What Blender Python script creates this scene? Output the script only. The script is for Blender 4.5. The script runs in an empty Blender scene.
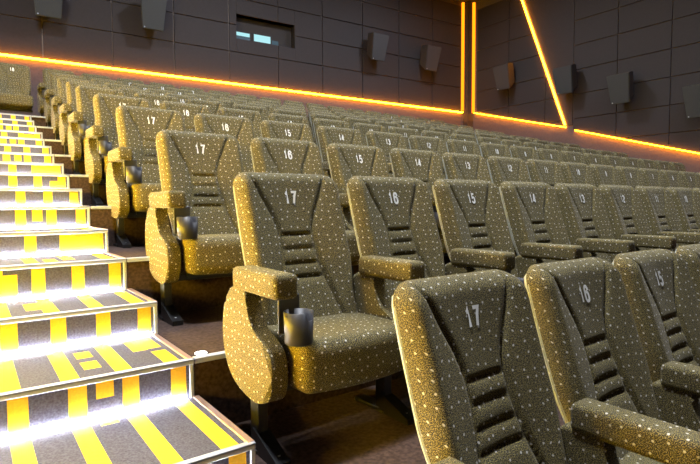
import bpy, bmesh, math, random
from mathutils import Vector, Matrix
random.seed(7)
sc = bpy.context.scene
COL = sc.collection

# ------------------------------------------------------------------ helpers
def lin(r, g, b):
    f = lambda v: (v / 255 / 12.92) if v / 255 <= .04045 else ((v / 255 + .055) / 1.055) ** 2.4
    return (f(r), f(g), f(b), 1)

def mat(name, color=(.5, .5, .5, 1), rough=.6, metal=0, emit=None, strength=0, noise=0, scale=40, spec=.5):
    m = bpy.data.materials.new(name); m.use_nodes = True
    nt = m.node_tree; b = nt.nodes['Principled BSDF']
    b.inputs['Base Color'].default_value = color
    b.inputs['Roughness'].default_value = rough
    b.inputs['Metallic'].default_value = metal
    b.inputs['Specular IOR Level'].default_value = spec
    if emit:
        b.inputs['Emission Color'].default_value = emit
        b.inputs['Emission Strength'].default_value = strength
    if noise:
        tc = nt.nodes.new('ShaderNodeTexCoord'); n = nt.nodes.new('ShaderNodeTexNoise')
        n.inputs['Scale'].default_value = scale; n.inputs['Detail'].default_value = 4
        r = nt.nodes.new('ShaderNodeValToRGB')
        r.color_ramp.elements[0].position = .3; r.color_ramp.elements[1].position = .7
        r.color_ramp.elements[0].color = tuple(c * (1 - noise) for c in color[:3]) + (1,)
        r.color_ramp.elements[1].color = tuple(min(1, c * (1 + noise)) for c in color[:3]) + (1,)
        nt.links.new(tc.outputs['Object'], n.inputs['Vector'])
        nt.links.new(n.outputs['Fac'], r.inputs['Fac'])
        nt.links.new(r.outputs['Color'], b.inputs['Base Color'])
    return m

def fabric_mat():
    m = bpy.data.materials.new('speckled_fabric'); m.use_nodes = True
    nt = m.node_tree; L = nt.links; N = nt.nodes.new
    b = nt.nodes['Principled BSDF']
    uv = N('ShaderNodeUVMap'); uv.uv_map = 'UVMap'
    # fine two tone weave
    n = N('ShaderNodeTexNoise'); n.noise_dimensions = '2D'; n.inputs['Scale'].default_value = 420; n.inputs['Detail'].default_value = 1.5
    L.new(uv.outputs['UV'], n.inputs['Vector'])
    r = N('ShaderNodeValToRGB'); cr = r.color_ramp
    cr.elements[0].position = .36; cr.elements[0].color = FAB_DARK
    cr.elements[1].position = .66; cr.elements[1].color = FAB_OCHRE
    e = cr.elements.new(.5); e.color = FAB_MID
    L.new(n.outputs['Fac'], r.inputs['Fac'])
    # small woven light dots
    v = N('ShaderNodeTexVoronoi'); v.voronoi_dimensions = '2D'; v.feature = 'F1'
    v.inputs['Scale'].default_value = 29; v.inputs['Randomness'].default_value = .55
    L.new(uv.outputs['UV'], v.inputs['Vector'])
    dr = N('ShaderNodeValToRGB'); dr.color_ramp.elements[0].position = .072; dr.color_ramp.elements[0].color = (1, 1, 1, 1)
    dr.color_ramp.elements[1].position = .115; dr.color_ramp.elements[1].color = (0, 0, 0, 1)
    L.new(v.outputs['Distance'], dr.inputs['Fac'])
    # tiny pale dashes between them
    v2 = N('ShaderNodeTexVoronoi'); v2.voronoi_dimensions = '2D'; v2.inputs['Scale'].default_value = 62; v2.inputs['Randomness'].default_value = .9
    L.new(uv.outputs['UV'], v2.inputs['Vector'])
    d2 = N('ShaderNodeValToRGB'); d2.color_ramp.elements[0].position = .05; d2.color_ramp.elements[0].color = (.3, .3, .3, 1)
    d2.color_ramp.elements[1].position = .12; d2.color_ramp.elements[1].color = (0, 0, 0, 1)
    L.new(v2.outputs['Distance'], d2.inputs['Fac'])
    mx0 = N('ShaderNodeMath'); mx0.operation = 'MAXIMUM'
    L.new(dr.outputs['Color'], mx0.inputs[0]); L.new(d2.outputs['Color'], mx0.inputs[1])
    mx = N('ShaderNodeMix'); mx.data_type = 'RGBA'
    L.new(mx0.outputs[0], mx.inputs['Factor'])
    L.new(r.outputs['Color'], mx.inputs[6]); mx.inputs[7].default_value = FAB_DOT
    L.new(mx.outputs[2], b.inputs['Base Color'])
    b.inputs['Roughness'].default_value = .9
    b.inputs['Specular IOR Level'].default_value = .15
    b.inputs['Sheen Weight'].default_value = .06
    b.inputs['Sheen Roughness'].default_value = .4
    b.inputs['Sheen Tint'].default_value = (1, .95, .85, 1)
    bp = N('ShaderNodeBump'); bp.inputs['Strength'].default_value = .25; bp.inputs['Distance'].default_value = .002
    L.new(n.outputs['Fac'], bp.inputs['Height']); L.new(bp.outputs['Normal'], b.inputs['Normal'])
    return m

FAB_DARK = (.010, .011, .012, 1)
FAB_MID = (.038, .033, .024, 1)
FAB_OCHRE = (.25, .20, .058, 1)
FAB_DOT = (.42, .40, .36, 1)
M = {}
M['fabric'] = fabric_mat()
M['shell'] = mat('grey_plastic', lin(128, 132, 125), .5)
M['black'] = mat('black_metal', (.012, .012, .013, 1), .35, .3, noise=.3)
M['steel'] = mat('bolt_steel', (.35, .35, .36, 1), .35, .9)
M['cup'] = mat('dark_plastic', (.022, .022, .026, 1), .42, 0, spec=.3)
M['number'] = mat('number_print', (.90, .90, .88, 1), .6)
M['carpet'] = mat('brown_carpet', lin(58, 46, 41), .95, noise=.45, scale=60, spec=.1)
M['tread_grey'] = mat('grey_carpet', lin(68, 70, 88), .95, noise=.35, scale=160, spec=.1)
M['yellow'] = mat('yellow_carpet', lin(222, 172, 42), .85, noise=.08, scale=120, spec=.15)
M['alu'] = mat('aluminium', lin(160, 168, 186), .4, .25)
M['alu_side'] = mat('bronzed_aluminium', lin(150, 128, 122), .4, .5)
M['panel'] = mat('dark_wall_fabric', lin(30, 27, 31), .8, noise=.16, scale=25, spec=.35)
M['backing'] = mat('wall_backing', lin(30, 26, 28), .9, noise=.2)
M['skirt'] = mat('brown_wall_cloth', lin(82, 72, 70), .9, noise=.12, scale=30, spec=.15)
M['metal_joint'] = mat('metal_joint', lin(84, 76, 70), .5, .85)
M['ceiling'] = mat('ceiling_black', lin(40, 36, 36), .9, noise=.2)
M['speaker'] = mat('speaker_black', lin(24, 28, 34), .6, noise=.15, scale=90)
M['grille'] = mat('speaker_grille', lin(26, 31, 38), .75, noise=.4, scale=260)
M['led'] = mat('orange_led', (0, 0, 0, 1), .5, emit=(1, .29, .006, 1), strength=70)
M['led_soft'] = mat('soft_orange_led', (0, 0, 0, 1), .5, emit=(1, .24, .004, 1), strength=2.6)
M['led_unseen'] = mat('unseen_amber_led', (0, 0, 0, 1), .5, emit=(1, .64, .012, 1), strength=240)  # for the added strip on the unseen left wall
M['step_led'] = mat('white_led', (0, 0, 0, 1), .5, emit=(1, .98, .94, 1), strength=300)
M['port'] = mat('port_window_light', (0, 0, 0, 1), .5, emit=(.42, .86, .92, 1), strength=.95)
M['port_dim'] = mat('port_window_dim', (.01, .02, .03, 1), .2, emit=(.2, .42, .55, 1), strength=.12)
M['glow'] = mat('lamp_diffuser', (0, 0, 0, 1), .5, emit=(1, .97, .92, 1), strength=10)
M['screen'] = mat('screen_white', (.6, .6, .6, 1), .8)

def link(name, me, parent=None, m=None, smooth=False):
    if isinstance(me, bmesh.types.BMesh):
        bm = me; me = bpy.data.meshes.new(name)
        bmesh.ops.recalc_face_normals(bm, faces=bm.faces)
        bm.to_mesh(me); bm.free()
    if m is not None and not me.materials:
        for x in (m if isinstance(m, (list, tuple)) else [m]): me.materials.append(x)
    if smooth:
        for p in me.polygons: p.use_smooth = True
    o = bpy.data.objects.new(name, me); COL.objects.link(o)
    if parent: o.parent = parent
    return o

def tag(o, label=None, cat=None, group=None, kind=None):
    if label: o['label'] = label
    if cat: o['category'] = cat
    if group: o['group'] = group
    if kind: o['kind'] = kind
    return o

def empty(name, loc=(0, 0, 0), rz=0):
    o = bpy.data.objects.new(name, None); COL.objects.link(o)
    o.empty_display_size = .1
    o.location = loc; o.rotation_euler = (0, 0, rz); return o

def copy_tree(o, parent=None):
    c = o.copy(); COL.objects.link(c); c.parent = parent
    for ch in o.children: copy_tree(ch, c)
    return c

def box(bm, x0, x1, y0, y1, z0, z1, mi=0, xf=None):
    co = [(x, y, z) for x in (x0, x1) for y in (y0, y1) for z in (z0, z1)]
    if xf: co = [xf(*c) for c in co]
    v = [bm.verts.new(c) for c in co]
    fs = []
    for q in ((0, 1, 3, 2), (4, 6, 7, 5), (0, 4, 5, 1), (2, 3, 7, 6), (0, 2, 6, 4), (1, 5, 7, 3)):
        f = bm.faces.new([v[i] for i in q]); f.material_index = mi; fs.append(f)
    return v, fs

def bbox_bev(bm, x0, x1, y0, y1, z0, z1, r=.004, seg=2, xf=None):
    v, fs = box(bm, x0, x1, y0, y1, z0, z1, 0, xf)
    es = list({e for f in fs for e in f.edges})
    bmesh.ops.bevel(bm, geom=es, offset=r, segments=seg, profile=.5, affect='EDGES')

def box_uv(me):
    uvl = me.uv_layers.new(name='UVMap')
    for p in me.polygons:
        n = p.normal; ax = max(range(3), key=lambda i: abs(n[i]))
        for li in p.loop_indices:
            c = me.vertices[me.loops[li].vertex_index].co
            uv = (c.y, c.z) if ax == 0 else ((c.x, c.z) if ax == 1 else (c.x, c.y))
            uvl.data[li].uv = (uv[0] + 3.1 + ax * 1.7, uv[1] + 2.3)

def rbox(bm, cx, cy, cz, sx, sy, sz, r, n=(10, 10, 10), shape=None):
    """rounded box made of gridded faces, optionally reshaped"""
    hx, hy, hz = sx / 2, sy / 2, sz / 2; h = (hx, hy, hz); cache = {}
    def vert(p):
        k = tuple(round(a, 5) for a in p)
        if k in cache: return cache[k]
        q = [max(-h[i] + r, min(h[i] - r, p[i])) for i in range(3)]
        d = Vector(p) - Vector(q)
        c = Vector(q) + (d.normalized() * r if d.length > 1e-9 else d)
        c = Vector((c.x + cx, c.y + cy, c.z + cz))
        if shape: c = Vector(shape(c))
        cache[k] = bm.verts.new(c); return cache[k]
    def lines(hh, m):
        # sample positions: several inside the rounded border, the rest evenly
        a = [hh - r + r * math.sin(t) / math.sin(math.pi / 2) for t in (0, .3, .6, .9, 1.2)] + [hh]
        mid = [(-(hh - r) + 2 * (hh - r) * i / m) for i in range(1, m)]
        return [-v for v in reversed(a)] + mid + a
    for ax in range(3):
        u, w = [i for i in range(3) if i != ax]
        lu, lw = lines(h[u], n[u]), lines(h[w], n[w])
        for s in (-1, 1):
            for i in range(len(lu) - 1):
                for j in range(len(lw) - 1):
                    q = []
                    for a, b in ((i, j), (i + 1, j), (i + 1, j + 1), (i, j + 1)):
                        p = [0, 0, 0]; p[ax] = s * h[ax]; p[u] = lu[a]; p[w] = lw[b]; q.append(vert(p))
                    if len(set(q)) == 4:
                        try: bm.faces.new(q)
                        except ValueError: pass

def interp(tab, x):
    if x <= tab[0][0]: return tab[0][1]
    for (a, b), (c, d) in zip(tab, tab[1:]):
        if x <= c:
            t = (x - a) / (c - a); return b + (d - b) * t
    return tab[-1][1]

def sm(t): t = max(0, min(1, t)); return t * t * (3 - 2 * t)

# ------------------------------------------------------------------ the seat
BACK_Y = [(.30, -.205), (.36, -.180), (.46, -.140), (.55, -.105), (.63, -.078), (.76, -.034), (.87, .0), (.93, .016), (.985, .034)]
SEAM = [(.30, .16), (.40, .145), (.50, .115), (.58, .092), (.66, .080), (.74, .080), (.80, .098), (.88, .138), (.96, .172), (.99, .18)]
TUFT = [.720, .666, .611, .556]
H0, H1, HW = .33, .976, .236
def backfront(h):      # smoothed profile of the back
    return sum(interp(BACK_Y, h + d) for d in (-.04, -.02, 0, .02, .04)) / 5
def back_y(x, h):
    y = backfront(h) - .026 * min(1, abs(x) / .22) ** 1.6
    s = sum(interp(SEAM, h + d) for d in (-.012, 0, .012)) / 3
    ax = abs(x + .013); d = ax - s
    if d >= 0: y -= .008 * min(1, d / .08) + .006 * sm(d / .012)
    else:
        y += .0
        if h < TUFT[0] and h > TUFT[-1]:
            for a, b in zip(TUFT, TUFT[1:]):
                if b <= h <= a:
                    t = (h - b) / (a - b); y -= .005 * math.sin(math.pi * t) ** .6 * sm(-d / .025)
        elif h >= TUFT[0]: y -= .005 * sm((h - TUFT[0]) / .02) * sm(-d / .03)
        else: y -= .008 * sm((TUFT[-1] - h) / .03) * sm(-d / .03)
        for t in TUFT:
            y += .010 * math.exp(-((h - t) / .0045) ** 2) * sm((s - .008 - ax) / .01)
    y += .014 * math.exp(-(d / .0055) ** 2)
    return y

def back_mesh():
    bm = bmesh.new(); T = .044; R = .062; RE = .04
    NU, NV = 76, 104
    f = lambda t: t * (1.42 - .42 * t * t)
    us = [f(-1 + 2 * i / NU) for i in range(NU + 1)]
    vs = [(1 + f(-1 + 2 * j / NV)) / 2 for j in range(NV + 1)]
    grid = []
    for v in vs:
        h = H0 + (H1 - H0) * v
        w = HW - .024 * sm((.64 - h) / .2)
        for edge, hh in ((H1, H1 - h), (H0, h - H0)):
            if hh < R: w -= R - math.sqrt(max(0, R * R - (R - hh) ** 2))
        row = []
        for u in us:
            x = u * w
            sd = min((1 - abs(u)) * w, H1 - h, h - H0)
            if h > H1 - R and abs(x) > HW - R:
                sd = max(0, R - math.hypot(abs(x) - (HW - R), h - (H1 - R)))
            t = min(1, max(0, sd / RE)); rr = math.sqrt(1 - (1 - t) ** 2) if t < 1 else 1
            base = backfront(h) + T
            y = base + (back_y(x, h) - base) * rr
            row.append(bm.verts.new((x, y, h)))
        grid.append(row)
    for j in range(NV):
        for i in range(NU):
            bm.faces.new((grid[j][i], grid[j][i + 1], grid[j + 1][i + 1], grid[j + 1][i]))
    bmesh.ops.translate(bm, verts=bm.verts[:], vec=(.017, 0, 0))
    me = bpy.data.meshes.new('backrest'); bm.to_mesh(me); bm.free()
    # UVs follow the surface, so the woven dots keep their size round the sides
    uvl = me.uv_layers.new(name='UVMap')
    W = NU + 1; acc = {}; rowv = [0.]
    for j in range(NV):
        a, b = me.vertices[j * W + NU // 2 + 14].co, me.vertices[(j + 1) * W + NU // 2 + 14].co
        rowv.append(rowv[-1] + (a - b).length)
    for j in range(NV + 1):
        mid = j * W + NU // 2; acc[mid] = me.vertices[mid].co.x
        for i in range(NU // 2, NU):
            a, b = j * W + i, j * W + i + 1
            acc[b] = acc[a] + (me.vertices[a].co - me.vertices[b].co).length
        for i in range(NU // 2, 0, -1):
            a, b = j * W + i, j * W + i - 1
            acc[b] = acc[a] - (me.vertices[a].co - me.vertices[b].co).length
    for p in me.polygons:
        for li in p.loop_indices:
            vi = me.loops[li].vertex_index
            uvl.data[li].uv = (acc[vi] + 5.2, rowv[vi // W] + 1.1)
    return me

def shell_mesh():
    bm = bmesh.new(); rings = []
    nh = 26; R = .05
    for j in range(nh + 1):
        h = .31 + (.964 - .31) * j / nh
        w = HW + .001 - .024 * sm((.64 - h) / .2)
        if .964 - h < R: w -= R - math.sqrt(max(0, R * R - (R - (.964 - h)) ** 2))
        y0 = backfront(h) + .037; y1 = y0 + .022 + .014 * math.sin(math.pi * j / nh)
        rings.append([bm.verts.new(c) for c in ((-w, y0, h), (-w + .004, y0 + .018, h), (-w + .03, y1, h), (0, y1 + .008, h), (w - .03, y1, h), (w - .004, y0 + .018, h), (w, y0, h))])
    for a, b in zip(rings, rings[1:]):
        for i in range(7): bm.faces.new((a[i], a[(i + 1) % 7], b[(i + 1) % 7], b[i]))
    bm.faces.new(rings[0]); bm.faces.new(rings[-1])
    bmesh.ops.translate(bm, verts=bm.verts[:], vec=(.017, 0, 0))
    return bm

def cushion_mesh():
    bm = bmesh.new()
    def shape(c):
        t = (-.08 - c.y) / .42                  # 0 at the back, 1 at the front edge
        z = c.z + .012 * (t - .5)
        if c.z > .33: z += .014 * math.sin(math.pi * max(0, min(1, t))) * (1 - (c.x / .24) ** 2) + .006 * abs(c.x / .24) ** 2
        if c.z < .3: z -= .03 * math.sin(math.pi * max(0, min(1, t * .9))) ** 1 * (1 - (c.x / .25) ** 2) * .5
        y = c.y - (.022 * (1 - (c.x / .24) ** 2) if t > .5 else 0) * sm((t - .5) * 2)
        return (c.x, y, z)
    rbox(bm, 0, -.285, .315, .475, .42, .165, .04, (16, 16, 6), shape)
    return bm

def arm_pad():
    bm = bmesh.new(); rbox(bm, -.279, -.309, .588, .088, .32, .080, .018, (4, 14, 4)); return bm

def panel_mesh():
    pts = [(-.13, .556), (-.075, .50), (-.05, .42), (-.052, .34), (-.09, .255), (-.17, .205), (-.29, .185), (-.37, .20), (-.415, .235), (-.428, .29),
           (-.424, .345), (-.395, .382), (-.345, .405), (-.295, .43), (-.262, .475), (-.245, .53), (-.245, .556)]
    out = []; n = len(pts)
    for i in range(n):
        p0, p1, p2, p3 = pts[i - 1], pts[i], pts[(i + 1) % n], pts[(i + 2) % n]
        if i == n - 1: out.append(p1); continue
        for k in range(5):
            t = k / 5
            c = [.5 * ((2 * p1[a]) + (-p0[a] + p2[a]) * t + (2 * p0[a] - 5 * p1[a] + 4 * p2[a] - p3[a]) * t * t + (-p0[a] + 3 * p1[a] - 3 * p2[a] + p3[a]) * t ** 3) for a in (0, 1)]
            if i in (0, n - 2): c = [p1[a] + (p2[a] - p1[a]) * t for a in (0, 1)]
            out.append(tuple(c))
    bm = bmesh.new(); x0, x1 = -.316, -.258
    va = [bm.verts.new((x0, y, z)) for y, z in out]; vb = [bm.verts.new((x1, y, z)) for y, z in out]
    fa = bm.faces.new(va); fb = bm.faces.new(vb)
    for i in range(len(out)): bm.faces.new((va[i], va[(i + 1) % len(out)], vb[(i + 1) % len(out)], vb[i]))
    es = list(fa.edges) + list(fb.edges)
    bmesh.ops.bevel(bm, geom=es, offset=.013, segments=4, profile=.5, affect='EDGES')
    bmesh.ops.triangulate(bm, faces=[f for f in bm.faces if len(f.verts) > 4])
    return bm

def lathe(bm, prof, cx, cy, n=28, notch=None, xf=None):
    rings = []
    for k in range(n):
        a = 2 * math.pi * k / n; rg = []
        for r, z in prof:
            zz = z - (notch(a, r, z) if notch else 0)
            rg.append(bm.verts.new((cx + r * math.cos(a), cy + r * math.sin(a), zz)))
        rings.append(rg)
    for k in range(n):
        a, b = rings[k], rings[(k + 1) % n]
        for i in range(len(prof) - 1): bm.faces.new((a[i], b[i], b[i + 1], a[i + 1]))
    bm.faces.new([r[0] for r in rings]); bm.faces.new([r[-1] for r in rings])

def cup_mesh():
    bm = bmesh.new(); cx, cy = -.236, -.462
    prof = [(.041, .405), (.045, .409), (.0475, .508), (.0445, .508), (.042, .425)]
    def notch(a, r, z):
        if z < .5: return 0
        d = abs((a - math.radians(300) + math.pi) % (2 * math.pi) - math.pi)
        return .026 * (1 - sm((d - .42) / .15))
    lathe(bm, prof, cx, cy, 36, notch)
    # bracket that rises behind the cup to the underside of the armrest
    bbox_bev(bm, -.283, -.205, -.419, -.409, .43, .556, .004, 2)
    return bm

def leg_mesh():
    bm = bmesh.new(); bbox_bev(bm, -.302, -.264, -.30, -.24, .006, .25, .004, 2); return bm
def foot_mesh():
    bm = bmesh.new()
    bbox_bev(bm, -.312, -.254, -.30, -.11, 0, .016, .004, 2)
    v, fs = box(bm, -.308, -.258, -.44, -.27, 0, .022)
    for q in v:
        if q.co.y > -.3 and q.co.z > .01: q.co.z = .085
    return bm

def tube_bolt(cx, cy, z0):
    bm = bmesh.new(); lathe(bm, [(.011, z0), (.011, z0 + .010), (.006, z0 + .014)], cx, cy, 10); return bm

def frame_mesh():
    bm = bmesh.new()
    bbox_bev(bm, -.263, .238, -.285, -.245, .185, .222, .004, 2)
    for x in (-.17, .17):
        v, fs = box(bm, x - .016, x + .016, -.30, -.12, .205, .236)
        for q in v:
            if q.co.y > -.2: q.co.z += .03
    return bm
def pivot_mesh():
    bm = bmesh.new(); bbox_bev(bm, .222, .241, -.19, -.07, .275, .36, .006, 2); return bm

def arc(cx, cy, rx, ry, a0, a1, n=14, p=2.6):
    out = []
    for i in range(n + 1):
        a = math.radians(a0 + (a1 - a0) * i / n); c, q = math.cos(a), math.sin(a)
        out.append((cx + rx * math.copysign(abs(c) ** (2 / p), c), cy + ry * math.copysign(abs(q) ** (2 / p), q)))
    return out
GLYPH = {   # condensed figures as centre lines in a box .42 wide and 1 high
    '0': [arc(.21, .5, .20, .5, 90, 450, 32)],
    '1': [[(.04, .80), (.10, .82), (.17, .88), (.21, 1.0), (.21, 0)]],
    '2': [arc(.21, .74, .20, .26, 170, -20, 14) + [(.36, .58), (.10, .24), (.02, .0), (.42, .0)]],
    '3': [arc(.20, .76, .19, .24, 165, -80, 14) + [(.14, .52)], [(.14, .52)] + arc(.20, .27, .20, .27, 80, -165, 14)],
    '4': [[(.46, .24), (.0, .24), (.27, 1.0), (.32, 1.0), (.32, .0)]],
    '5': [[(.39, 1.0), (.07, 1.0), (.03, .53)] + arc(.20, .31, .20, .31, 130, -165, 16)],
    '6': [arc(.21, .31, .20, .31, 90, 450, 24), arc(.21, .5, .20, .5, 200, 20, 20)],
    '7': [[(.0, 1.0), (.42, 1.0), (.28, .60), (.15, 0)]],
    '8': [arc(.21, .76, .17, .24, 90, 450, 22), arc(.21, .27, .20, .27, 90, 450, 22)],
    '9': [arc(.21, .69, .20, .31, 90, 450, 24), arc(.21, .5, .20, .5, 20, -160, 20)],
}
def ribbon(bm, pts, w):
    n = len(pts); closed = math.hypot(pts[0][0] - pts[-1][0], pts[0][1] - pts[-1][1]) < 1e-6
    L = []
    for i, p in enumerate(pts):
        a = pts[i - 1] if i else (pts[-2] if closed else p); b = pts[i + 1] if i < n - 1 else (pts[1] if closed else p)
        def un(u, v):
            d = Vector((v[0] - u[0], v[1] - u[1])); return d.normalized() if d.length > 1e-9 else None
        d0, d1 = un(a, p), un(p, b); d0 = d0 or d1; d1 = d1 or d0
        m = (d0 + d1); m = m.normalized() if m.length > .05 else d0
        nn = Vector((-m.y, m.x)); k = min(1.6, 1 / max(.3, abs(nn.dot(Vector((-d1.y, d1.x))))))
        L.append((p[0] + nn.x * w * k, p[1] + nn.y * w * k, p[0] - nn.x * w * k, p[1] - nn.y * w * k))
    vs = [(bm.verts.new((a, 0, b)), bm.verts.new((c, 0, d))) for a, b, c, d in L]
    for q, r_ in zip(vs, vs[1:]): bm.faces.new((q[0], q[1], r_[1], r_[0]))

def digits(txt):
    bm = bmesh.new(); adv = .66; x0 = -adv * (len(txt) - 1) / 2 - .21
    S = .047
    for i, ch in enumerate(txt):
        for pl in GLYPH[ch]:
            k = [(x0 + i * adv + x * 1.0, y - .5) for x, y in pl]
            ribbon(bm, k, .108)
    bmesh.ops.solidify(bm, geom=bm.faces[:], thickness=.02)
    me = bpy.data.meshes.new('seat_number'); bm.to_mesh(me); bm.free(); me.materials.append(M['number'])
    for v in me.vertices:
        X, Z = v.co.x * S, v.co.z * S
        v.co = (X + .002, back_y(X + .002 - .017, .872 + Z) - .0034 - v.co.y * S * .5, .872 + Z)
    return me

NUM = {n: digits(str(n)) for n in range(1, 19)}
ME = dict(back=back_mesh())
def build_proto():
    t = empty('cinema_chair')
    b = link('backrest', ME['back'], t, M['fabric'], True)
    s = link('back_shell', shell_mesh(), b, M['shell'], True); s['label'] = 'pale grey plastic rear shell'
    n = link('seat_number', NUM[17], b); n['label'] = 'white printed seat number'
    c = link('seat', cushion_mesh(), t, M['fabric'], True); box_uv(c.data)
    a = link('armrest', arm_pad(), t, M['fabric'], True); box_uv(a.data)
    cu = link('cup_holder', cup_mesh(), a, M['cup']); cu['label'] = 'dark glossy plastic cup holder'
    for p in cu.data.polygons: p.use_smooth = len(p.vertices) == 4 and p.area < .002
    p = link('side_panel', panel_mesh(), t, M['fabric'], False); box_uv(p.data)
    for q in p.data.polygons: q.use_smooth = q.area < .0004
    l = link('leg', leg_mesh(), t, M['black']); l['label'] = 'black metal leg'
    f = link('foot', foot_mesh(), l, M['black']); link('bolt', tube_bolt(-.283, -.405, .02), l, M['steel'])
    fr = link('seat_frame', frame_mesh(), t, M['black']); fr['label'] = 'black metal bar under the seat'
    link('hinge', pivot_mesh(), fr, M['shell'])
    return t
proto = build_proto()

ROWS = [(.004, .01, -.877), (-.002, .955, -.547), (-.013, 1.931, -.265), (.011, 2.95, .03), (.052, 3.951, .29), (.070, 4.924, .543),
        (.125, 5.909, .782), (.165, 6.894, 1.03), (.195, 7.879, 1.297), (.21, 8.864, 1.571)]
ORD = ['front', 'second', 'third', 'fourth', 'fifth', 'sixth', 'seventh', 'eighth', 'ninth', 'last']
first_num = {0: 13, 1: 7, 2: 3}
used = False; front_row = []
for r, (ox, oy, oz) in enumerate(ROWS):
    top = 18 if r == 9 else 17
    for n in range(top, first_num.get(r, 1) - 1, -1):
        if not used: s = proto; used = True
        else: s = copy_tree(proto)
        s.location = (ox + (17 - n) * .56 - (.08 if n == 18 else 0), oy, oz)
        s.rotation_euler = (0, 0, 0)
        if r == 0: front_row.append(s)
        where = {0: 'in the front row', 9: 'in the last row'}.get(r, 'in the %s row from the front' % ORD[r])
        extra = ', beside the steps' if n == 17 else (', at the top of the steps' if n == 18 else '')
        tag(s, 'speckled olive chair numbered %d %s%s' % (n, where, extra), 'chair', 'speckled olive cinema chairs in rows')
        for ch in s.children:
            for g in ch.children:
                if g.name.split('.')[0] == 'seat_number': g.data = NUM[n]
        if n == 1:      # the row ends here: a second arm closes it
            for nm in ('armrest', 'side_panel', 'leg'):
                src = [c for c in s.children if c.name.split('.')[0] == nm][0]
                c = copy_tree(src, s); c.location.x += .562

for s in front_row:      # the backs of the front row are a touch wider
    for ch in s.children:
        if ch.name.split('.')[0] == 'backrest': ch.scale = (1.015, 1, 1); ch.location.x = .002

# ------------------------------------------------------------------ tiers and steps
XL, XR = -2.05, 10.95
YB = 9.4
SY = [.469, .93, 1.39, 1.82, 2.27, 2.765, 3.255, 3.75, 4.24, 4.73, 5.225, 5.72, 6.21, 6.70, 7.195, 7.69]
SZ = [-.406, -.265, -.125, .03, .157, .29, .414, .543, .66, .782, .905, 1.03, 1.16, 1.297, 1.43, 1.571]
SX = [-.408, -.425, -.418, -.44, -.429, -.434, -.396, -.406, -.376, -.388, -.35, -.358, -.322, -.335, -.311, -.296]
SY = [-.98, -.50, 0.0] + SY; SZ = [-.87, -.71, -.547] + SZ; SX = [-.41, -.41, -.41] + SX
def struct(name, bm, m, **k): return tag(link(name, bm, None, m), kind='structure', **k)
BW_A = .0708
def bwy(x): return YB + (XR - x) * math.tan(BW_A)

# row tiers (edge index of each full step)
edges = {1: 2, 2: 4, 3: 6, 4: 8, 5: 10, 6: 12, 7: 14, 8: 16, 9: 18}
bm = bmesh.new(); box(bm, XL, XR, -11.5, 0.0, -1.1, -.87); struct('floor', bm, M['carpet'])
tn = 1
for r in range(1, 10):
    k = edges[r]; y0 = SY[k]; y1 = SY[edges[r + 1]] if r < 9 else 11
    xa = SX[k] + .004
    bm = bmesh.new(); z = ROWS[r][2]
    if r < 9: box(bm, xa, XR, y0, y1 + .02, z - .5, z)
    else: box(bm, XL, XR, y0 + .02, y1, z - .6, z)
    struct('floor', bm, M['carpet'])
    bm = bmesh.new(); x0 = xa + .001
    bbox_bev(bm, x0, XR - .01, y0 - .006, y0 + .026, z - .016, z + .004, .002, 1)
    struct('trim_%d' % tn, bm, M['alu']); tn += 1

# the staircase: every step with carpeted tread and riser, nosing, side trim and a light strip
CELL = .0540
EXTRA_T = {3: [(4.5, 5.5, .86, 1.0)], 4: [(4.5, 5.5, .23, .44), (4.5, 5.5, .56, .76), (1, 2, .5, .88)], 6: [(4.5, 5.5, .1, .5)], 5: [(7, 8, .3, .7)]}
CUT_T = {4: [(0, 1, .42, .52)], 6: [(3, 4, 0, .3)]}
EXTRA_R = {3: [(4.5, 5.5, .62, 1.0)], 4: [(4.5, 5.5, .48, 1.0)], 8: [(4.4, 5.4, .35, 1.0)], 7: [(0, 3, 0, 1)], 6: [(8, 9, 0, .75)], 12: [(4.4, 5.4, .4, 1)], 14: [(4.4, 5.4, .5, 1)],
           11: [(1, 3, 0, .9)], 16: [(4.4, 5.4, .4, 1)], 15: [(1, 3, 0, .8)], 10: [(1, 2, 0, .6)]}
def patterned(name, xr, lo, hi, rects, cuts, place, parent):
    """flat carpet face split into grey and yellow patches; place(x, t) gives the point"""
    W = XL + .004
    xs = {xr, W}; ts = {0., 1.}
    x_ref = xr - .020
    R = []
    for (a, b, t0, t1) in rects:
        R.append((x_ref - b * CELL, x_ref - a * CELL, t0, t1))
    C = [(x_ref - b * CELL, x_ref - a * CELL, t0, t1) for (a, b, t0, t1) in cuts]
    for q in R + C:
        for x in q[:2]:
            if W < x < xr: xs.add(round(x, 5))
        for t in q[2:]: ts.add(t)
    xs = sorted(xs); ts = sorted(ts)
    bm = bmesh.new(); g = [[bm.verts.new(place(x, t)) for t in ts] for x in xs]
    for i in range(len(xs) - 1):
        for j in range(len(ts) - 1):
            f = bm.faces.new((g[i][j], g[i + 1][j], g[i + 1][j + 1], g[i][j + 1]))
            cx, ct = (xs[i] + xs[i + 1]) / 2, (ts[j] + ts[j + 1]) / 2
            ins = lambda Q: any(a <= cx <= b and c <= ct <= d for a, b, c, d in Q)
            f.material_index = 1 if ins(R) and not ins(C) else 0
    return link(name, bm, parent, [M['tread_grey'], M['yellow']])

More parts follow.
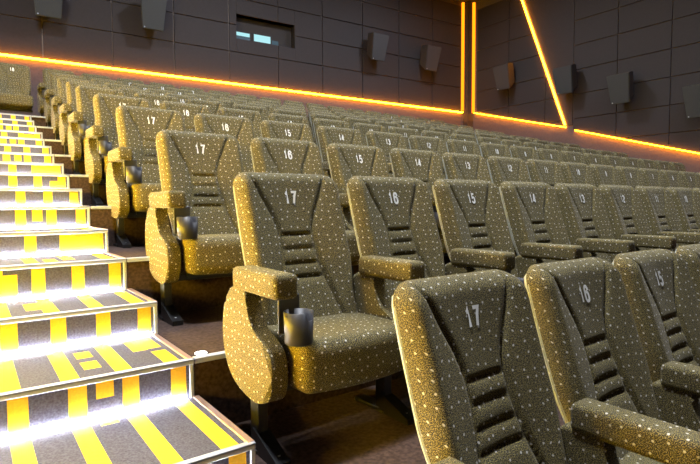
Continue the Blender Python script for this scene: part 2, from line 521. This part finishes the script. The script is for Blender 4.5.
stair = empty('staircase', (XL, -1, -.87))
tag(stair, 'lit aisle staircase with yellow and grey maze carpet and metal nosings', 'stairs')
INV = Matrix.Translation((XL, -1, -.87)).inverted()
N = len(SY)
for k in range(1, N):
    y0, z = SY[k], SZ[k]; zl = SZ[k - 1]; xr = SX[k]
    y1 = SY[k + 1] + .0 if k < N - 1 else y0 + .12
    # solid core of the step
    bm = bmesh.new(); box(bm, XL + .002, xr - .006, y0 + .004, y1 + .02, zl - .15, z - .003)
    if k == N - 1: y1 = y0 + .03
    st = link('step', bm, stair, M['backing']); st.matrix_parent_inverse = INV
    stripes = [(3 * j, 3 * j + 1, 0, 1) for j in range(10)]
    ce = list(CUT_T.get(k, []))
    td = patterned('tread', xr - .022, 0, 1, stripes + EXTRA_T.get(k, []), ce, lambda x, t: (x, y0 + t * (y1 - y0), z + .0015), st) if k < N - 1 else None
    rs = patterned('riser', xr - .006, 0, 1, stripes + EXTRA_R.get(k, []), [], lambda x, t: (x, y0 + .003, zl + t * (z - zl)), st)
    bm = bmesh.new()
    bbox_bev(bm, XL + .003, xr, y0 - .010, y0 + .012, z - .004, z + .005, .002, 1)
    bbox_bev(bm, XL + .003, xr, y0 - .010, y0 - .002, z - .015, z + .004, .002, 1)
    no = link('nosing', bm, st, M['alu'])
    if k < N - 1:
        bm = bmesh.new(); bbox_bev(bm, xr - .022, xr + .002, y0, y1, z - .012, z + .006, .002, 1)
        link('side_trim', bm, st, M['alu_side'])
    bm = bmesh.new(); bbox_bev(bm, xr - .014, xr + .001, y0 - .004, y0 + .006, zl + .001, z - .006, .002, 1)
    link('corner_trim', bm, st, M['alu'])
    bm = bmesh.new(); box(bm, XL + .01, xr - .03, y0 - .006, y0 - .0, zl + .003, zl + .011)
    e = link('light_strip', bm, st, M['step_led']); e['label'] = 'glowing white light strip at the foot of the riser'
# half steps stand free of the tiers: their right flanks are dark
glow = bmesh.new(); lathe(glow, [(.022, ROWS[2][2] + .0005), (.022, ROWS[2][2] + .004), (.016, ROWS[2][2] + .005)], -.375, .985, 20)
o = link('bright_spot', glow, None, mat('bright_spot_glow', (0, 0, 0, 1), .4, emit=(1, 1, 1, 1), strength=6.0))  # glowing disc in place of a bright reflection on the tier floor
tag(o, 'small round glowing spot for reflected light on the tier floor beside the steps', 'light spot')

# ------------------------------------------------------------------ walls
# back wall: frame (u from the right hand corner to the left, d out into the room)
ca, sa = math.cos(BW_A), math.sin(BW_A)
def bw(u, d, z): return (XR - u * ca - d * sa, YB + u * sa - d * ca, z)
LENB = (XR - XL) / ca
LEDZ = 2.955
def rects_minus(u0, u1, z0, z1, hole):
    """split a rectangle round a hole"""
    a, b, c, d = hole
    if a >= u1 or b <= u0 or c >= z1 or d <= z0: return [(u0, u1, z0, z1)]
    out = []
    if a > u0: out.append((u0, a, z0, z1))
    if b < u1: out.append((b, u1, z0, z1))
    m0, m1 = max(u0, a), min(u1, b)
    if c > z0: out.append((m0, m1, z0, c))
    if d < z1: out.append((m0, m1, d, z1))
    return out
HOLE = HOLE_U0, HOLE_U1, HOLE_Z0, HOLE_Z1 = 5.70, 7.13, 3.965, 4.50
CEIL = 6.12
bm = bmesh.new()
for q in rects_minus(-.1, LENB + .1, LEDZ - .02, CEIL + .1, HOLE): box(bm, q[0], q[1], -.25, .02, q[2], q[3], 2, bw)
box(bm, -.1, LENB + .1, -.25, .06, -.9, LEDZ - .03, 1, bw)
PW = 1.175; PH = .588; gap = .009
zs = [LEDZ + .05] + [3.665 + PH * i for i in range(5)]
U0 = .255
us = [U0 + PW * i for i in range(11)] + [LENB]
for i in range(len(us) - 1):
    for j in range(len(zs) - 1):
        for q in rects_minus(us[i] + gap, us[i + 1] - gap, zs[j] + gap, zs[j + 1] - gap, (HOLE_U0 - .0, HOLE_U1, HOLE_Z0, HOLE_Z1)):
            if q[1] - q[0] > .02 and q[3] - q[2] > .02:
                j0 = random.uniform(-.0015, .0015)
                bbox_bev(bm, q[0], q[1], .018, .048 + j0, q[2], q[3], .005, 1, bw)
wb = struct('wall_back', bm, [M['panel'], M['skirt'], M['metal_joint']])
# recessed projection window
bm = bmesh.new(); D = .15
box(bm, HOLE_U0 - .03, HOLE_U1 + .03, -D - .02, -D, HOLE_Z0 - .03, HOLE_Z1 + .03, 0, bw)
for a, b, c, d in ((HOLE_U0 - .03, HOLE_U0, HOLE_Z0 - .03, HOLE_Z1 + .03), (HOLE_U1, HOLE_U1 + .03, HOLE_Z0 - .03, HOLE_Z1 + .03),
                   (HOLE_U0, HOLE_U1, HOLE_Z0 - .03, HOLE_Z0), (HOLE_U0, HOLE_U1, HOLE_Z1, HOLE_Z1 + .03)):
    box(bm, a, b, -D, .03, c, d, 0, bw)
w1 = struct('window_1', bm, M['backing'])
bm = bmesh.new(); box(bm, 6.24, 6.65, -D, -D + .01, 4.03, 4.19, 0, bw); link('projection_port', bm, w1, M['port'])
bm = bmesh.new(); box(bm, 6.75, 7.10, -D, -D + .01, 4.10, 4.175, 0, bw); link('projection_port', bm, w1, M['port'])
bm = bmesh.new(); box(bm, 6.75, 7.10, -D, -D + .008, 4.02, 4.095, 0, bw); box(bm, 6.04, 6.20, -D, -D + .008, 4.02, 4.12, 0, bw)
link('dim_port', bm, w1, M['port_dim'])
bm = bmesh.new()
for a, b, c, d in ((6.22, 6.24, 4.01, 4.21), (6.65, 6.67, 4.01, 4.21), (6.24, 6.65, 4.19, 4.21), (6.24, 6.65, 4.01, 4.03), (6.73, 6.75, 4.01, 4.195), (6.75, 7.12, 4.175, 4.195)):
    box(bm, a, b, -D, -D + .02, c, d, 0, bw)
link('port_frame', bm, w1, M['black'])

# right wall: v = y coordinate, LED line follows the rake
def rled(y): return 2.91 + (y - 9.03) * .2885
bm = bmesh.new(); box(bm, XR, XR + .2, -11.5, YB + .3, -1, CEIL + .1, 1)
ys = [YB - .36, 7.94, 6.82]; YJ = 5.98
panels = [(7.94, 9.04), (6.82, 7.94)] + [(5.0, 6.06), (3.88, 5.0)] + [(3.88 - 1.12 * (i + 1), 3.88 - 1.12 * i) for i in range(12)]
def poly_panel(bm, pts, x0, x1):
    a = [bm.verts.new((x0, y, z)) for y, z in pts]; b = [bm.verts.new((x1, y, z)) for y, z in pts]
    n = len(pts); fs = [bm.faces.new(a), bm.faces.new(b)]
    for i in range(n): fs.append(bm.faces.new((a[i], a[(i + 1) % n], b[(i + 1) % n], b[i])))
    bmesh.ops.bevel(bm, geom=list(fs[1].edges), offset=.005, segments=1, affect='EDGES')
def clip(pts, f):
    out = []
    for i in range(len(pts)):
        p, q = pts[i], pts[(i + 1) % len(pts)]; fp, fq = f(p), f(q)
        if fp >= 0: out.append(p)
        if (fp >= 0) != (fq >= 0):
            t = fp / (fp - fq); out.append((p[0] + t * (q[0] - p[0]), p[1] + t * (q[1] - p[1])))
    return out
# slanted line from (6.24, 2.17) up to (7.52, 5.64)
SL = ((6.24, 2.17), (7.70, 6.12))
def left_of_slant(p):      # positive on the side of the back wall
    (a, b), (c, d) = SL; return ((p[0] - a) * (d - b) - (p[1] - b) * (c - a)) / math.hypot(c - a, d - b)
ZR = [1.17 - .588 * i for i in range(5, 0, -1)] + [1.17 + .588 * i for i in range(0, 9)]
ZR = [z + .0 for z in ZR]
for (a, b) in panels + [(6.06, 6.82)]:
    for z0, z1 in zip(ZR, ZR[1:]):
        pts = [(a + gap, z0 + gap), (b - gap, z0 + gap), (b - gap, z1 - gap), (a + gap, z1 - gap)]
        pts = clip(pts, lambda p: p[1] - rled(p[0]) - .05)
        if not pts: continue
        if a >= 6.0: pts = clip(pts, lambda p: left_of_slant(p) - .05)
        if pts and a < 6.06: pass
        if len(pts) < 3: continue
        pp = []
        for p in pts:
            if not pp or math.hypot(p[0] - pp[-1][0], p[1] - pp[-1][1]) > .012: pp.append(p)
        if len(pp) >= 3 and math.hypot(pp[0][0] - pp[-1][0], pp[0][1] - pp[-1][1]) < .012: pp.pop()
        A = abs(sum(pp[i][0] * pp[(i + 1) % len(pp)][1] - pp[(i + 1) % len(pp)][0] * pp[i][1] for i in range(len(pp)))) / 2
        if len(pp) < 3 or A < .01: continue
        poly_panel(bm, pp, XR + .001, XR - .03)
# plain upper field beyond the slanted line
pts = clip([(6.07, 2.2), (9, 2.2), (9, CEIL), (6.07, CEIL)], lambda p: -left_of_slant(p) - .05)
poly_panel(bm, pts, XR + .001, XR - .022)
struct('wall_right', bm, [M['panel'], M['skirt']])
for f in bpy.data.objects['wall_right'].data.polygons:
    f.material_index = 0 if abs(f.center.x - XR) < .05 and f.area < 30 else 1
# left wall, same build
bm = bmesh.new(); box(bm, XL - .2, XL, -11.5, 10.6, -1.1, CEIL + .1, 1)
struct('wall_left', bm, [M['panel'], M['skirt']])
bm = bmesh.new(); box(bm, XL - .2, XR + .2, -11.7, -11.5, -1.1, CEIL + .1); struct('wall_front', bm, M['backing'])
bm = bmesh.new(); box(bm, XL - .2, XR + .2, -11.7, 10.6, CEIL, CEIL + .15); struct('ceiling', bm, M['ceiling'])
# dark column in the corner
bm = bmesh.new(); box(bm, XR - .235, XR + .01, YB - .215, YB + .05, 1.5, CEIL); struct('trim_11', bm, M['backing'])

# LED lines
def strip(name_label, p0, p1, nrm, w=.035, t=.02, m='led'):
    p0, p1, nrm = Vector(p0), Vector(p1), Vector(nrm).normalized()
    d = (p1 - p0).normalized(); s = d.cross(nrm).normalized()
    bm = bmesh.new(); vs = []
    for p in (p0, p1):
        for a, b in ((-1, 0), (1, 0), (1, 1), (-1, 1)): vs.append(bm.verts.new(p + s * (w / 2 * a) + nrm * (t * b)))
    for q in ((0, 1, 2, 3), (4, 7, 6, 5), (0, 4, 5, 1), (1, 5, 6, 2), (2, 6, 7, 3), (3, 7, 4, 0)): bm.faces.new([vs[i] for i in q])
    o = link('light_strip', bm, None, M[m]); tag(o, name_label, 'light strip', 'orange light strips on the walls'); return o
nb = Vector(bw(0, 1, 0)) - Vector(bw(0, 0, 0))
strip('long orange light strip running along the back wall above the last row', bw(.30, .045, LEDZ), bw(11.75, .045, LEDZ), nb, .02, .08)
strip('upright orange light strip on the back wall beside the dark corner column', bw(.285, .052, LEDZ + .06), bw(.285, .052, CEIL - .02), nb, .06, .06, 'led_soft')
strip('upright orange light strip on the right wall beside the dark corner column', (XR - .002, YB - .245, rled(YB - .245)), (XR - .002, YB - .245, CEIL - .02), (-1, 0, 0), .06, .06, 'led_soft')
strip('short orange light strip sloping down the right wall from the corner to the slanted one', (XR - .002, YB - .30, rled(YB - .30)), (XR - .002, 6.24, 2.17), (-1, 0, 0), .016, .06)
strip('slanted orange light strip climbing the right wall to the ceiling', (XR - .002, SL[0][0] + .02, SL[0][1] + .06), (XR - .002, SL[1][0], SL[1][1] - .03), (-1, 0, 0), .016, .06)
strip('long orange light strip sloping down the right wall beside the seat rows', (XR - .002, 5.98, 2.065), (XR - .002, -4, rled(-4)), (-1, 0, 0), .016, .06)
strip('unseen orange light strip added along the left wall beside the steps', (XL + .002, 6.2, rled(6.2) - .35), (XL + .002, .3, rled(.3) - .35), (1, 0, 0), .14, .03, 'led_unseen')  # out of view, added to warm the left sides of the seats
strip('upright orange light strip at the left end of the back wall', bw(11.8, .052, LEDZ), bw(11.8, .052, CEIL - .02), nb, .06, .06, 'led_soft')

# speakers
def speaker(loc, rz, tilt, label):
    t = empty('wall_speaker', loc, rz)
    T = Matrix.Rotation(tilt, 4, 'X')
    bm = bmesh.new(); w, h, d = .25, .32, .17
    # cabinet: taller front, tapering to the back, facing -Y before rotation
    co = [(-w * .8, -d, -h), (w * .8, -d, -h), (w, -d, h), (-w, -d, h), (-w * .6, d, -h * .55), (w * .6, d, -h * .55), (w * .72, d, h), (-w * .72, d, h)]
    v = [bm.verts.new(c) for c in co]
    for q in ((0, 1, 2, 3), (4, 7, 6, 5), (0, 4, 5, 1), (1, 5, 6, 2), (2, 6, 7, 3), (3, 7, 4, 0)): bm.faces.new([v[i] for i in q])
    bmesh.ops.bevel(bm, geom=list(bm.edges), offset=.008, segments=2, affect='EDGES')
    bm.transform(Matrix.Translation((0, -.28, 0)) @ T)
    link('cabinet', bm, t, M['speaker'])
    bm = bmesh.new(); vv, ff = box(bm, -w + .015, w - .015, -d - .012, -d + .002, -h + .015, h - .015)
    for q in vv:
        if q.co.z < 0: q.co.x *= .8
    bmesh.ops.bevel(bm, geom=bm.edges[:], offset=.004, segments=2, affect='EDGES')
    bm.transform(Matrix.Translation((0, -.28, 0)) @ T); link('grille', bm, t, M['grille'])
    bm = bmesh.new(); bbox_bev(bm, -.025, .025, -.2, .0, -.03, .03, .004, 2); bbox_bev(bm, -.08, .08, -.012, 0, -.09, .09, .004, 2)
    link('bracket', bm, t, M['black'])
    bm = bmesh.new(); box(bm, -w * .8 + .03, -w * .8 + .05, -d - .015, -d - .011, -h + .03, -h + .05)
    bm.transform(Matrix.Translation((0, -.28, 0)) @ T); b = link('badge', bm, t, M['alu']); b['label'] = 'tiny pale badge'
    tag(t, label, 'speaker', 'dark wall speakers'); return t
def on_back(u, z): x, y, zz = bw(u, .048, z); return (x, y, zz)
TL = math.radians(14)
for u, z, lb in ((10.74, 3.98, 'dark wall speaker on the back wall nearest the left corner, above the steps'), (8.97, 4.07, 'dark wall speaker on the back wall left of the projection window'),
                 (3.56, 4.25, 'dark wall speaker on the back wall, first right of the projection window'), (1.80, 4.23, 'dark wall speaker on the back wall nearest the corner column')):
    speaker(on_back(u, z), -BW_A, TL, lb)
for y, z, lb in ((7.83, 3.68, 'dark wall speaker on the right wall nearest the corner column'), (6.06, 3.26, 'dark wall speaker on the right wall behind the slanted light strip'),
                 (4.74, 2.82, 'dark wall speaker on the right wall, next one beyond the slanted light strip'), (3.22, 2.31, 'dark wall speaker cut by the right edge of the view')):
    speaker((XR - .03, y, z), -math.pi / 2, TL, lb)

# ------------------------------------------------------------------ screen and added lamps out of view
def added_ceiling_lamp(x, y, s, power, color=(.88, .92, 1)):  # fixtures out of view, added to match the light on the seats
    t = empty('added_ceiling_light', (x, y, CEIL))
    bm = bmesh.new()
    for a, b, c, d in ((-s, s, -s, -s + .05), (-s, s, s - .05, s), (-s, -s + .05, -s + .05, s - .05), (s - .05, s, -s + .05, s - .05)):
        box(bm, a, b, c, d, -.04, 0)
    link('frame', bm, t, M['alu'])
    tag(t, 'unseen square ceiling light added above the seats', 'ceiling light', 'added ceiling lights above the seats')
    ld = bpy.data.lights.new('added_ceiling_lamp', 'AREA'); ld.shape = 'SQUARE'; ld.size = 2 * s - .12; ld.energy = power; ld.color = color
    lo = bpy.data.objects.new('added_ceiling_lamp', ld); COL.objects.link(lo); lo.parent = t; lo.location = (0, 0, -.03)
for x, y, s, p in ((-.9, .7, .3, 740), (3.0, .4, .3, 350), (7.0, .4, .3, 300), (-.9, 5.6, .3, 400), (3.4, 6.6, .3, 330), (7.4, 6.6, .3, 260)):
    added_ceiling_lamp(x, y, s, p)

w = bpy.data.worlds.new('world'); sc.world = w; w.use_nodes = True
w.node_tree.nodes['Background'].inputs['Color'].default_value = (0, 0, 0, 1)

# ------------------------------------------------------------------ camera
F, YAW, PIT, ROL = 513.634, .6388, -.0543, -.0056
f = Vector((math.sin(YAW) * math.cos(PIT), math.cos(YAW) * math.cos(PIT), math.sin(PIT)))
r = Vector((math.cos(YAW), -math.sin(YAW), 0)); u = r.cross(f)
r2 = r * math.cos(ROL) + u * math.sin(ROL); u2 = -r * math.sin(ROL) + u * math.cos(ROL)
cd = bpy.data.cameras.new('camera'); co = bpy.data.objects.new('camera', cd); COL.objects.link(co)
mw = Matrix((r2, u2, -f)).transposed().to_4x4(); mw.translation = (-1.0632, -.8932, .2975)
co.matrix_world = mw
cd.sensor_width = 36; cd.lens = 36 * F / 700; cd.clip_start = .02
sc.camera = co
sc.view_settings.view_transform = 'Standard'; sc.view_settings.look = 'None'
sc.view_settings.exposure = 0; sc.view_settings.gamma = 1; sc.view_settings.use_curve_mapping = False
c = sc.cycles
c.use_denoising = True; c.denoiser = 'OPENIMAGEDENOISE'; c.max_bounces = 6; c.diffuse_bounces = 4; c.glossy_bounces = 3
c.sample_clamp_indirect = 4; c.use_light_tree = True; c.caustics_reflective = False; c.caustics_refractive = False
